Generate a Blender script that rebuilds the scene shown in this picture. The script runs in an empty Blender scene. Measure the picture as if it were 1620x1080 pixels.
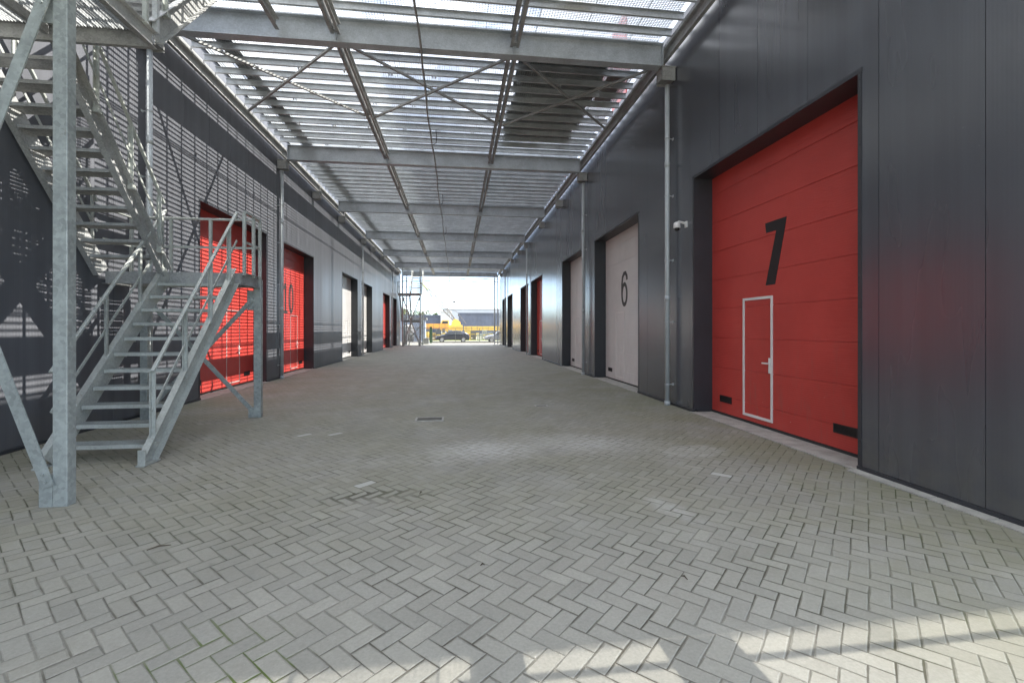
import bpy, math, random
from mathutils import Vector, Matrix
random.seed(7)
S = bpy.context.scene
COL = S.collection
R_ = math.radians

# ------------------------------------------------------------------ camera, world, sun, exposure
cam = bpy.data.cameras.new('camera'); co = bpy.data.objects.new('camera', cam); COL.objects.link(co)
cam.sensor_width = 36; cam.lens = 16.0; cam.shift_y = -19/1620; cam.clip_start = .05; cam.clip_end = 3000
co.location = (0, 0, 1.6); co.rotation_euler = (R_(90), 0, R_(-6.969)); S.camera = co
SUN_EL = 60.5
w = bpy.data.worlds.new('World'); S.world = w; w.use_nodes = True
nt = w.node_tree; nt.nodes.clear()
bg = nt.nodes.new('ShaderNodeBackground'); out = nt.nodes.new('ShaderNodeOutputWorld')
sky = nt.nodes.new('ShaderNodeTexSky'); sky.sky_type = 'NISHITA'; sky.sun_disc = False
sky.sun_elevation = R_(SUN_EL); sky.sun_rotation = R_(90); sky.air_density = .7; sky.dust_density = .1; sky.ozone_density = 1.0
# soft clouds mixed into the sky
tc = nt.nodes.new('ShaderNodeTexCoord'); mp = nt.nodes.new('ShaderNodeMapping'); mp.inputs['Scale'].default_value = (1, 1, 2.6)
mp.inputs['Location'].default_value = (.35, .1, .12)
nz = nt.nodes.new('ShaderNodeTexNoise'); nz.inputs['Scale'].default_value = 4.2; nz.inputs['Detail'].default_value = 8; nz.inputs['Roughness'].default_value = .55
rp = nt.nodes.new('ShaderNodeValToRGB'); rp.color_ramp.elements[0].position = .36; rp.color_ramp.elements[1].position = .56
mx = nt.nodes.new('ShaderNodeMix'); mx.data_type = 'RGBA'
nt.links.new(tc.outputs['Generated'], mp.inputs['Vector']); nt.links.new(mp.outputs[0], nz.inputs['Vector'])
nt.links.new(nz.outputs['Fac'], rp.inputs[0]); 
sx = nt.nodes.new('ShaderNodeSeparateXYZ'); nt.links.new(tc.outputs['Generated'], sx.inputs[0])
mr = nt.nodes.new('ShaderNodeMapRange'); mr.interpolation_type = 'SMOOTHSTEP'; mr.inputs['From Min'].default_value = .10; mr.inputs['From Max'].default_value = .55
mr.inputs['To Min'].default_value = .10; mr.inputs['To Max'].default_value = .9; nt.links.new(sx.outputs[2], mr.inputs[0])
mu = nt.nodes.new('ShaderNodeMath'); mu.operation = 'MULTIPLY'; nt.links.new(rp.outputs[0], mu.inputs[0]); nt.links.new(mr.outputs[0], mu.inputs[1])
nt.links.new(mu.outputs[0], mx.inputs['Factor'])
nt.links.new(sky.outputs[0], mx.inputs['A']); mx.inputs['B'].default_value = (8.8, 8.9, 9.1, 1)
nt.links.new(mx.outputs['Result'], bg.inputs[0]); bg.inputs[1].default_value = .13
nt.links.new(bg.outputs[0], out.inputs[0])
sl = bpy.data.lights.new('sun', 'SUN'); sl.energy = 5.0; sl.angle = R_(.2); sl.color = (1, .955, .88)
so = bpy.data.objects.new('sun', sl); COL.objects.link(so)
so.rotation_euler = Vector((-math.cos(R_(SUN_EL)), 0.0, -math.sin(R_(SUN_EL)))).to_track_quat('-Z', 'Y').to_euler()
so.location = (20, 0, 40)
S.view_settings.view_transform = 'Standard'; S.view_settings.look = 'None'; S.view_settings.gamma = 1
S.view_settings.exposure = 2.05

# ------------------------------------------------------------------ mesh helpers
class MB:
    def __init__(s): s.v = []; s.f = []; s.m = []
    def add(s, vs, fs, mi=0):
        o = len(s.v); s.v += [tuple(p) for p in vs]; s.f += [tuple(i+o for i in f) for f in fs]; s.m += [mi]*len(fs); return s
    def box(s, x0, x1, y0, y1, z0, z1, mi=0):
        return s.add([(x0,y0,z0),(x1,y0,z0),(x1,y1,z0),(x0,y1,z0),(x0,y0,z1),(x1,y0,z1),(x1,y1,z1),(x0,y1,z1)],
              [(0,3,2,1),(4,5,6,7),(0,1,5,4),(1,2,6,5),(2,3,7,6),(3,0,4,7)], mi)
    def bar(s, a, b, w, h, up=(0,0,1), ow=0, oh=0, mi=0):
        a = Vector(a); b = Vector(b); d = (b-a).normalized(); sd = d.cross(Vector(up)).normalized(); u = sd.cross(d)
        vs = []
        for p in (a, b):
            for i, j in ((-1,-1),(1,-1),(1,1),(-1,1)): vs.append(p + sd*(ow+i*w/2) + u*(oh+j*h/2))
        return s.add(vs, [(0,1,2,3),(7,6,5,4),(0,4,5,1),(1,5,6,2),(2,6,7,3),(3,7,4,0)], mi)
    def tube(s, pts, r, n=10, mi=0, cap=True):
        pts = [Vector(p) for p in pts]; rings = []
        for i, p in enumerate(pts):
            d = (pts[min(i+1,len(pts)-1)]-pts[max(i-1,0)]).normalized()
            up = Vector((0,0,1)) if abs(d.z) < .9 else Vector((0,1,0))
            a = d.cross(up).normalized(); b = a.cross(d)
            rr = r[i] if isinstance(r, (list, tuple)) else r
            rings.append([p + a*math.cos(t*2*math.pi/n)*rr + b*math.sin(t*2*math.pi/n)*rr for t in range(n)])
        vs = [q for rg in rings for q in rg]; fs = []
        for i in range(len(rings)-1):
            for k in range(n): fs.append((i*n+k, i*n+(k+1)%n, (i+1)*n+(k+1)%n, (i+1)*n+k))
        if cap: fs.append(tuple(range(n-1,-1,-1))); fs.append(tuple(len(vs)-n+k for k in range(n)))
        return s.add(vs, fs, mi)
    def ibeam(s, a, b, h, bw, tf=.014, tw=.01, up=(0,0,1)):
        s.bar(a, b, bw, tf, up, 0, h/2-tf/2); s.bar(a, b, bw, tf, up, 0, -h/2+tf/2); s.bar(a, b, tw, h-2*tf, up); return s
    def channel(s, a, b, h, bw, side=1, t=.008, up=(0,0,1)):
        s.bar(a, b, t, h, up, 0, 0); s.bar(a, b, bw-t, t, up, side*(bw/2), h/2-t/2); s.bar(a, b, bw-t, t, up, side*(bw/2), -h/2+t/2); return s
    def prism(s, pts, ax, lo, hi, mi=0):
        n = len(pts); f = {'x': lambda p,t:(t,p[0],p[1]), 'y': lambda p,t:(p[0],t,p[1]), 'z': lambda p,t:(p[0],p[1],t)}[ax]
        vs = [f(p,lo) for p in pts]+[f(p,hi) for p in pts]
        return s.add(vs, [tuple(range(n))[::-1], tuple(range(n,2*n))]+[(i,(i+1)%n,n+(i+1)%n,n+i) for i in range(n)], mi)
    def build(s, name, mat, parent=None, smooth=False, bevel=0):
        me = bpy.data.meshes.new(name); me.from_pydata(s.v, [], s.f)
        mats = mat if isinstance(mat, (list, tuple)) else [mat]
        for m_ in mats: me.materials.append(m_)
        if len(mats) > 1: me.polygons.foreach_set('material_index', s.m)
        me.update()
        import bmesh
        bm = bmesh.new(); bm.from_mesh(me); bmesh.ops.recalc_face_normals(bm, faces=bm.faces); bm.to_mesh(me); bm.free()
        if smooth: me.shade_auto_smooth(angle=R_(40)) if hasattr(me,'shade_auto_smooth') else [setattr(p,'use_smooth',True) for p in me.polygons]
        o = bpy.data.objects.new(name, me); COL.objects.link(o)
        if parent is not None: o.parent = parent
        if bevel:
            b = o.modifiers.new('b','BEVEL'); b.width = bevel; b.segments = 2; b.limit_method = 'ANGLE'
        return o

def tag(o, label=None, cat=None, group=None, kind=None):
    if label: o['label'] = label
    if cat: o['category'] = cat
    if group: o['group'] = group
    if kind: o['kind'] = kind
    return o
def empty(name, loc=(0,0,0), rz=0):
    o = bpy.data.objects.new(name, None); o.empty_display_size = .2; COL.objects.link(o); o.location = loc; o.rotation_euler = (0,0,rz); return o
def copy_tree(o, parent=None):
    c = o.copy(); COL.objects.link(c)
    if parent is not None: c.parent = parent
    for ch in list(o.children): copy_tree(ch, c)
    return c
def inst(o, loc):
    c = o.copy(); COL.objects.link(c); c.location = loc; return c

# ------------------------------------------------------------------ materials
def newmat(name):
    m = bpy.data.materials.new(name); m.use_nodes = True
    n = m.node_tree; b = n.nodes['Principled BSDF']; return m, n, b
def N(n, typ, **kw):
    x = n.nodes.new(typ)
    for k, v in kw.items():
        if k in x.inputs: x.inputs[k].default_value = v
        else: setattr(x, k, v)
    return x
class MM:   # node math
    def __init__(s, n): s.n = n
    def __call__(s, op, a, b=None, c=None):
        x = s.n.nodes.new('ShaderNodeMath'); x.operation = op
        for i, v in enumerate((a, b, c)):
            if v is None: continue
            if isinstance(v, (int, float)): x.inputs[i].default_value = v
            else: s.n.links.new(v, x.inputs[i])
        return x.outputs[0]
    def ramp(s, v, a, b, lo=0., hi=1., smooth=True):
        x = s.n.nodes.new('ShaderNodeMapRange'); x.interpolation_type = 'SMOOTHSTEP' if smooth else 'LINEAR'
        x.inputs['From Min'].default_value = a; x.inputs['From Max'].default_value = b
        x.inputs['To Min'].default_value = lo; x.inputs['To Max'].default_value = hi
        s.n.links.new(v, x.inputs[0]); return x.outputs[0]
    def mix(s, f, a, b):
        x = s.n.nodes.new('ShaderNodeMix'); x.data_type = 'RGBA'
        for nm, v in (('Factor', f), ('A', a), ('B', b)):
            if isinstance(v, (int, float)): x.inputs[nm].default_value = v
            elif isinstance(v, tuple): x.inputs[nm].default_value = (*v, 1) if len(v) == 3 else v
            else: s.n.links.new(v, x.inputs[nm])
        return x.outputs['Result']
    def noise(s, vec, scale, detail=3, rough=.5):
        x = s.n.nodes.new('ShaderNodeTexNoise'); x.inputs['Scale'].default_value = scale; x.inputs['Detail'].default_value = detail; x.inputs['Roughness'].default_value = rough
        if vec is not None: s.n.links.new(vec, x.inputs['Vector'])
        return x.outputs['Fac']
    def xyz(s, a, b, c=0.):
        x = s.n.nodes.new('ShaderNodeCombineXYZ')
        for i, v in enumerate((a, b, c)):
            if isinstance(v, (int, float)): x.inputs[i].default_value = v
            else: s.n.links.new(v, x.inputs[i])
        return x.outputs[0]
    def pos(s):
        g = s.n.nodes.new('ShaderNodeNewGeometry'); x = s.n.nodes.new('ShaderNodeSeparateXYZ'); s.n.links.new(g.outputs['Position'], x.inputs[0])
        return g.outputs['Position'], x.outputs[0], x.outputs[1], x.outputs[2]
    def bump(s, b, h, strength, dist):
        x = s.n.nodes.new('ShaderNodeBump'); x.inputs['Strength'].default_value = strength; x.inputs['Distance'].default_value = dist
        s.n.links.new(h, x.inputs['Height']); s.n.links.new(x.outputs[0], b.inputs['Normal'])

def galv(name, base=(.40,.42,.43), dark=.72, metal=.35, rough=.5, rust=0., sc=55):
    m, n, b = newmat(name); M = MM(n); P, x, y, z = M.pos()
    v = N(n, 'ShaderNodeTexVoronoi'); v.inputs['Scale'].default_value = sc; v.feature = 'F1'
    wv = M.noise(P, 30, 3); 
    n.links.new(P, v.inputs['Vector'])
    sp = n.nodes.new('ShaderNodeSeparateColor'); n.links.new(v.outputs['Color'], sp.inputs[0])
    f = M('ADD', M('MULTIPLY', sp.outputs[0], .38), M('MULTIPLY', wv, .3))
    big = M.ramp(M.noise(P, 2.2, 6, .65), .38, .68)
    f = M('ADD', f, M('MULTIPLY', big, .45))
    c = M.mix(f, tuple(q*dark for q in base), tuple(min(1, q*1.22) for q in base))
    rs = M.ramp(M.noise(P, 7, 6, .7), .66-rust*.1, .78-rust*.1)
    c = M.mix(M('MULTIPLY', rs, .35), c, (.20,.15,.10))
    n.links.new(c, b.inputs['Base Color']); b.inputs['Metallic'].default_value = metal
    n.links.new(M('ADD', M('MULTIPLY', sp.outputs[1], .18), rough-.08), b.inputs['Roughness'])
    return m
def plain(name, col, rough=.5, metal=0, var=.12, scale=3.):
    m, n, b = newmat(name); M = MM(n); P, x, y, z = M.pos()
    f = M('ADD', M('MULTIPLY', M.noise(P, scale, 6, .6), .7), M('MULTIPLY', M.noise(P, scale*9, 3), .3))
    c = M.mix(M.ramp(f, .3, .7), tuple(q*(1-var) for q in col), tuple(min(1, q*(1+var)) for q in col))
    n.links.new(c, b.inputs['Base Color']); b.inputs['Roughness'].default_value = rough; b.inputs['Metallic'].default_value = metal
    return m
def cladding(name, col, rough=.27, ribs=True, spec=1.0, coat=.6):
    m, n, b = newmat(name); M = MM(n); P, x, y, z = M.pos()
    streak = M.noise(M.xyz(0, M('MULTIPLY', y, 1.0), M('MULTIPLY', z, .03)), 5, 4)
    c = M.mix(M.ramp(streak, .3, .7), tuple(q*.9 for q in col), tuple(q*1.1 for q in col))
    dirt = M('MULTIPLY', M.ramp(z, .9, .0), M.ramp(M.noise(P, 3.5, 6, .65), .35, .7))
    c = M.mix(M('MULTIPLY', dirt, .35), c, (.13,.125,.10))
    pts = M.ramp(M.noise(P, 42, 2), .74, .78)
    c = M.mix(M('MULTIPLY', pts, .15), c, (.3,.3,.3))
    n.links.new(c, b.inputs['Base Color'])
    b.inputs['Specular IOR Level'].default_value = spec; b.inputs['Coat Weight'].default_value = coat; b.inputs['Coat Roughness'].default_value = .2
    pan = N(n, 'ShaderNodeTexWhiteNoise', noise_dimensions='1D'); n.links.new(M('FLOOR', M('SUBTRACT', y, .4)), pan.inputs['W'])
    n.links.new(M('ADD', M('MULTIPLY', M.noise(M.xyz(0,y,M('MULTIPLY',z,.15)), 3, 2), .05), M('ADD', M('MULTIPLY', pan.outputs['Value'], .07), rough-.08)), b.inputs['Roughness'])
    # micro ribs (fine vertical profile) plus slight waviness of each sheet
    rib = M('MULTIPLY', M('SINE', M('MULTIPLY', y, 2*math.pi/.034)), .00014)
    wav = M('MULTIPLY', M.noise(M.xyz(0, y, M('MULTIPLY', z, .12)), 1.3, 1), .0035)
    tl = M('MULTIPLY', M('MULTIPLY', M('SUBTRACT', pan.outputs['Value'], .5), M('FRACT', M('SUBTRACT', y, .4))), .006)
    x_ = M('ADD', M('ADD', rib, wav), tl) if ribs else wav
    M.bump(b, x_, .9, 1.0)
    return m
def doorpaint(name, col, col2):
    m, n, b = newmat(name); M = MM(n); P, x, y, z = M.pos()
    f = M.noise(P, 1.3, 5, .6)
    c = M.mix(M.ramp(f, .3, .72), col, col2)
    drt = M('MULTIPLY', M.ramp(M.noise(M.xyz(x, M('MULTIPLY',y,3), M('MULTIPLY',z,.4)), 4, 5, .7), .5, .8), M.ramp(z, 2.2, .1, 0, .4))
    c = M.mix(drt, c, (.16,.12,.10))
    sp = M.ramp(M.noise(P, 26, 2), .755, .775)
    c = M.mix(M('MULTIPLY', sp, M.ramp(z, 1.4, .1, 0, .6)), c, (.5,.46,.42))
    n.links.new(c, b.inputs['Base Color'])
    n.links.new(M('ADD', M('MULTIPLY', M.noise(P, 9, 4), .15), .33), b.inputs['Roughness'])
    rib = M('MULTIPLY', M('SINE', M('MULTIPLY', z, 2*math.pi/.03)), .0006)
    stip = M('MULTIPLY', M.noise(P, 160, 1), .0006)
    wav = M('MULTIPLY', M.noise(P, 1.8, 2), .006)
    M.bump(b, M('ADD', M('ADD', rib, stip), wav), .8, 1.0)
    return m

GALV = galv('galvanised_steel', (.50,.52,.53)); COLM = galv('column_steel', (.36,.39,.375), .60, .3, .5, .1, 30); GALV_B = galv('beam_steel', (.42,.45,.48), .72, .3, .5)
GALV_L = galv('stair_steel', (.41,.43,.405), .72, .3, .48, .4); GALV_D = galv('weathered_shaded_steel', (.34,.345,.34), .62, .3, .6, .3)  # the darker steel also carries the shade of the upper stair flights
CLAD = cladding('anthracite_cladding', (.062,.067,.080)); CLAD2 = cladding('anthracite_cladding_left', (.098,.102,.114), .42, True, .42, 0.)
UPPER = cladding('pale_cladding', (.78,.78,.79), .45, False)
TRIM = plain('dark_trim', (.035,.038,.044), .38); REV = plain('reveal', (.03,.032,.037), .42)
RED = doorpaint('red_door_paint', (.45,.046,.037), (.51,.056,.045)); GREY = doorpaint('grey_door_paint', (.61,.60,.585), (.67,.66,.645))
WHITE = plain('white_paint', (.72,.70,.68), .45, 0, .06); PINKF = plain('dull_frame', (.50,.36,.34), .5, 0, .1); GFRM = plain('pale_grey_frame', (.70,.68,.66), .45, 0, .05)
BLACK = plain('black_plastic', (.015,.015,.016), .5); SEAL = plain('rubber_seal', (.03,.03,.03), .8, 0, .3)
DIGIT = plain('digit_vinyl', (.012,.012,.013), .45); DIGIT6 = plain('digit_vinyl_faded', (.045,.042,.04), .55)
CONC = plain('threshold_concrete', (.36,.35,.32), .85, 0, .25, 5)
TARP = plain('dark_tarpaulin', (.008,.008,.008), .7, 0, .3, 4); PIPE = plain('pipe_grey', (.46,.49,.50), .45, .1, .08, 2)
GLASS_B = plain('dome_black', (.01,.01,.012), .08)

# ------------------------------------------------------------------ ground and paving
def paving_mat():
    m, n, b = newmat('herringbone_paving'); M = MM(n); P, x, y, z = M.pos()
    W = .1055; s2 = 1/math.sqrt(2)/W
    wob = M('MULTIPLY', M('SUBTRACT', M.noise(P, .9, 2), .5), .05); wob2 = M('MULTIPLY', M('SUBTRACT', M.noise(M.xyz(y, x, 3.), .9, 2), .5), .05)
    xx = M('ADD', x, wob); yy = M('ADD', y, wob2)
    u = M('MULTIPLY', M('ADD', xx, yy), s2); v = M('MULTIPLY', M('SUBTRACT', xx, yy), s2)
    i = M('FLOOR', u); j = M('FLOOR', v); fu = M('SUBTRACT', u, i); fv = M('SUBTRACT', v, j)
    k = M('FLOORED_MODULO', M('SUBTRACT', i, j), 4.)
    def eq(c): return M('COMPARE', k, float(c), .1)
    k0, k1, k2, k3 = eq(0), eq(1), eq(2), eq(3)
    L = M('ADD', fu, M('MULTIPLY', k1, 5.)); Rr = M('ADD', M('SUBTRACT', 1., fu), M('MULTIPLY', k0, 5.))
    B = M('ADD', fv, M('MULTIPLY', k2, 5.)); T = M('ADD', M('SUBTRACT', 1., fv), M('MULTIPLY', k3, 5.))
    d = M('MINIMUM', M('MINIMUM', L, Rr), M('MINIMUM', B, T))
    bi = M('SUBTRACT', i, k1); bj = M('SUBTRACT', j, k2); vert = M('ADD', k2, k3)
    wn = N(n, 'ShaderNodeTexWhiteNoise', noise_dimensions='3D'); n.links.new(M.xyz(bi, bj, vert), wn.inputs['Vector'])
    sep = n.nodes.new('ShaderNodeSeparateColor'); n.links.new(wn.outputs['Color'], sep.inputs[0])
    r1, r2, r3 = sep.outputs[0], sep.outputs[1], sep.outputs[2]
    def spot(cx, cy, rx, ry, ang=0, edge=.35):
        ca, sa = math.cos(ang), math.sin(ang)
        dx = M('SUBTRACT', x, cx); dy = M('SUBTRACT', y, cy)
        a = M('DIVIDE', M('ADD', M('MULTIPLY', dx, ca), M('MULTIPLY', dy, sa)), rx)
        c = M('DIVIDE', M('SUBTRACT', M('MULTIPLY', dy, ca), M('MULTIPLY', dx, sa)), ry)
        q = M('SQRT', M('ADD', M('MULTIPLY', a, a), M('MULTIPLY', c, c)))
        q = M('ADD', q, M('MULTIPLY', M('SUBTRACT', M.noise(P, 7, 5, .7), .5), 1.1))
        return M.ramp(q, 1+edge*.4, 1-edge)
    sag = spot(-.70, 4.45, .55, .20, .1, .5)
    # joints: width varies, some joints wide and dark, some closed by sand
    jn = M.noise(P, 3.3, 4, .6)
    jw = M('ADD', M('ADD', .022, M('MULTIPLY', M.ramp(jn, .35, .75), .05)), M('MULTIPLY', sag, .22))
    q = M('DIVIDE', d, jw)
    joint = M.ramp(q, 1.15, .55)
    sandy = M.ramp(M.noise(P, 1.7, 4, .6), .35, .62, .45, 1.)
    joint = M('MULTIPLY', joint, sandy)
    # colour
    g1 = M.noise(P, .45, 5, .6); g2 = M.noise(P, 60, 3, .7); g3 = M.noise(P, 2.2, 6, .65)
    base = M.mix(M.ramp(g1, .3, .7), (.268,.264,.226), (.312,.304,.262))
    warm = M.mix(r2, (.262,.258,.232), (.312,.302,.264))
    base = M.mix(.55, base, warm)
    darkb = M.ramp(r1, .0, 1., .92, 1.07, False)
    base2 = n.nodes.new('ShaderNodeVectorMath'); base2.operation = 'SCALE'; n.links.new(base, base2.inputs[0])
    grain = M('ADD', M.ramp(g2, .25, .75, .86, 1.12, False), M.ramp(g3, .3, .7, -.11, .09, False))
    n.links.new(M('MULTIPLY', darkb, grain), base2.inputs['Scale'])
    c = base2.outputs[0]
    # green algae: along the right-hand wall and by the stairs
    gm = M('MAXIMUM', M.ramp(x, 1.2, 4.2), M.ramp(x, -1.2, -4.6, 0, .8))
    gm = M('MAXIMUM', gm, M('MULTIPLY', M.ramp(y, 2.6, 4.5, 0, .55), 1.))
    gm = M('MULTIPLY', gm, M('MULTIPLY', M.ramp(y, 26, 9), M.ramp(M.noise(P, .8, 5, .7), .30, .62)))
    c = M.mix(M('MULTIPLY', gm, .6), c, (.19,.185,.105))
    c = M.mix(M('MULTIPLY', M.ramp(M.noise(P, 1.1, 6, .75), .45, .75), .38), c, (.165,.16,.13))
    tr_ = M('MULTIPLY', M.ramp(M('ABSOLUTE', M('SUBTRACT', M('ABSOLUTE', M('ADD', x, M('ADD', .3, M('MULTIPLY', M.noise(M.xyz(y,0.,0.), .12, 2), .8)))), .85)), .42, .05), M.ramp(M.noise(M.xyz(M('MULTIPLY',x,3.), M('MULTIPLY',y,.35), 0.), 1.6, 5, .7), .35, .7))
    c = M.mix(M('MULTIPLY', tr_, .16), c, (.14,.14,.135))
    oil = M.ramp(M.noise(P, 2.6, 3, .6), .70, .76)
    c = M.mix(M('MULTIPLY', oil, .35), c, (.10,.095,.085))
    # pale patches
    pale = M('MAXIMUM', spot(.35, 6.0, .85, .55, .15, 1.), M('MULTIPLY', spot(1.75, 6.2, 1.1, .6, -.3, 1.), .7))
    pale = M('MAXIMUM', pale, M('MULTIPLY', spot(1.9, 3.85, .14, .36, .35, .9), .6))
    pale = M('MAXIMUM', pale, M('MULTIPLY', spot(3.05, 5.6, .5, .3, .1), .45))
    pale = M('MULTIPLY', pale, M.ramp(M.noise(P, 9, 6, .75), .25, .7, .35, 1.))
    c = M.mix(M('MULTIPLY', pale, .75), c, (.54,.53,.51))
    flk = M('MULTIPLY', M.ramp(M.noise(P, 11, 5, .7), .69, .72), M.ramp(x, 1.8, 3.2))
    c = M.mix(M('MULTIPLY', flk, .5), c, (.5,.49,.45))
    lone = None
    for (cx, cy) in ((-.97,4.72),(2.9,4.62),(-1.86,7.1),(-2.3,7.2)):
        uu, vv = (cx+cy)*s2, (cx-cy)*s2; I, J = math.floor(uu), math.floor(vv); K = (I-J) % 4
        I2, J2, V2 = I-(K == 1), J-(K == 2), int(K >= 2)
        e = M('MULTIPLY', M('MULTIPLY', M('COMPARE', bi, float(I2), .1), M('COMPARE', bj, float(J2), .1)), M('COMPARE', vert, float(V2), .1))
        lone = e if lone is None else M('ADD', lone, e)
    c = M.mix(M('MULTIPLY', lone, .55), c, (.5,.5,.48))
    spk = M.ramp(M.noise(P, 90, 1), .75, .78)
    c = M.mix(M('MULTIPLY', spk, .3), c, (.5,.49,.45))
    moss = M('MAXIMUM', spot(-1.2, 2.3, .5, .42), M('MULTIPLY', gm, .55))
    jc = M.mix(M('MULTIPLY', moss, .85), (.060,.054,.040), (.07,.11,.012))
    # far away the joints read as sand-grey
    jc = M.mix(M('SUBTRACT', 1., sandy), jc, (.15,.14,.115))
    c = M.mix(M('MULTIPLY', joint, .95), c, jc)
    n.links.new(c, b.inputs['Base Color'])
    b.inputs['Roughness'].default_value = .78; b.inputs['Specular IOR Level'].default_value = .35
    h = M('ADD', M.ramp(q, .4, 2.4, -.006, 0), M('MULTIPLY', g2, .0012))
    tilt = M('ADD', M('MULTIPLY', M('MULTIPLY', M('SUBTRACT', r1, .5), fu), .0018), M('MULTIPLY', M('MULTIPLY', M('SUBTRACT', r3, .5), fv), .0018))
    h = M('ADD', h, tilt)
    M.bump(b, h, .8, 1.0)
    return m
def gmat(name, c1, c2, sc=.6, rough=.9):
    m, n, b = newmat(name); M = MM(n); P, *_ = M.pos()
    f = M('ADD', M('MULTIPLY', M.noise(P, sc, 6, .65), .6), M('MULTIPLY', M.noise(P, sc*25, 4), .4))
    n.links.new(M.mix(M.ramp(f, .35, .65), c1, c2), b.inputs['Base Color']); b.inputs['Roughness'].default_value = rough; return m
g = MB(); g.add([(-900,-900,0),(900,-900,0),(900,900,0),(-900,900,0)], [(0,1,2,3)])
tag(g.build('ground', gmat('ground_sand', (.20,.18,.13), (.30,.27,.2))), kind='structure')
g = MB(); g.add([(-30,-25,.004),(30,-25,.004),(30,50.6,.004),(-30,50.6,.004)], [(0,1,2,3)])
# gently uneven paving: a fine grid near the camera
gm = MB(); nx, ny = 60, 90
def gz(x, y):
    s = .004*math.sin(x*1.7+.5*y)+.003*math.sin(y*1.3-.6*x+1)
    s -= .012*math.exp(-((x+.72)/.5)**2-((y-4.45)/.25)**2)
    return .012+s
xs = [-30,-12,-8]+[-6+12*i/nx for i in range(nx+1)]+[8,12,30]; ys = [-25,-12,-6]+[-4+24*i/ny for i in range(ny+1)]+[22,26,32,40,50.6]
vs = [(x, y, gz(x,y) if -6<x<6 and -4<y<20 else .012) for y in ys for x in xs]
fs = [(a*len(xs)+b_, a*len(xs)+b_+1, (a+1)*len(xs)+b_+1, (a+1)*len(xs)+b_) for a in range(len(ys)-1) for b_ in range(len(xs)-1)]
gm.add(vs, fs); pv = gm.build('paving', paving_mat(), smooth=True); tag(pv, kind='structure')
g = MB(); g.add([(-200,53.2,.006),(200,53.2,.006),(200,64,.006),(-200,64,.006)], [(0,1,2,3)])
tag(g.build('road', gmat('road_asphalt', (.10,.10,.10), (.15,.15,.145))), kind='structure')
g = MB(); g.box(-60, 60, 50.62, 51.1, -.05, .09); tag(g.build('kerb', CONC), kind='structure')

# ------------------------------------------------------------------ digits
def stroke(mb, pts, wd, x, th, closed=False):
    """pts in (y,z); flat extruded stroke on plane x, thickness th (signed)"""
    P = [Vector(p) for p in pts]; n = len(P); lf, rt = [], []
    for i in range(n):
        a = P[(i-1) % n] if closed or i > 0 else P[i]; b = P[(i+1) % n] if closed or i < n-1 else P[i]
        d = (b-a).normalized(); nn = Vector((-d.y, d.x)); lf.append(P[i]+nn*wd/2); rt.append(P[i]-nn*wd/2)
    vs = []
    for q in lf+rt: vs.append((x, q.x, q.y))
    for q in lf+rt: vs.append((x+th, q.x, q.y))
    m = n if closed else n-1; fs = []
    for i in range(m):
        j = (i+1) % n
        fs += [(i,j,n+j,n+i), (2*n+i,2*n+j,3*n+j,3*n+i), (i,j,2*n+j,2*n+i), (n+i,n+j,3*n+j,3*n+i)]
    if not closed: fs += [(0,n,3*n,2*n), (n-1,2*n-1,4*n-1,3*n-1)]
    mb.add(vs, fs)
def ell(cy, cz, ry, rz, a0=0, a1=360, n=28):
    return [(cy+ry*math.cos(R_(a0+(a1-a0)*i/(n-1))), cz+rz*math.sin(R_(a0+(a1-a0)*i/(n-1)))) for i in range(n)]

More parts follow.
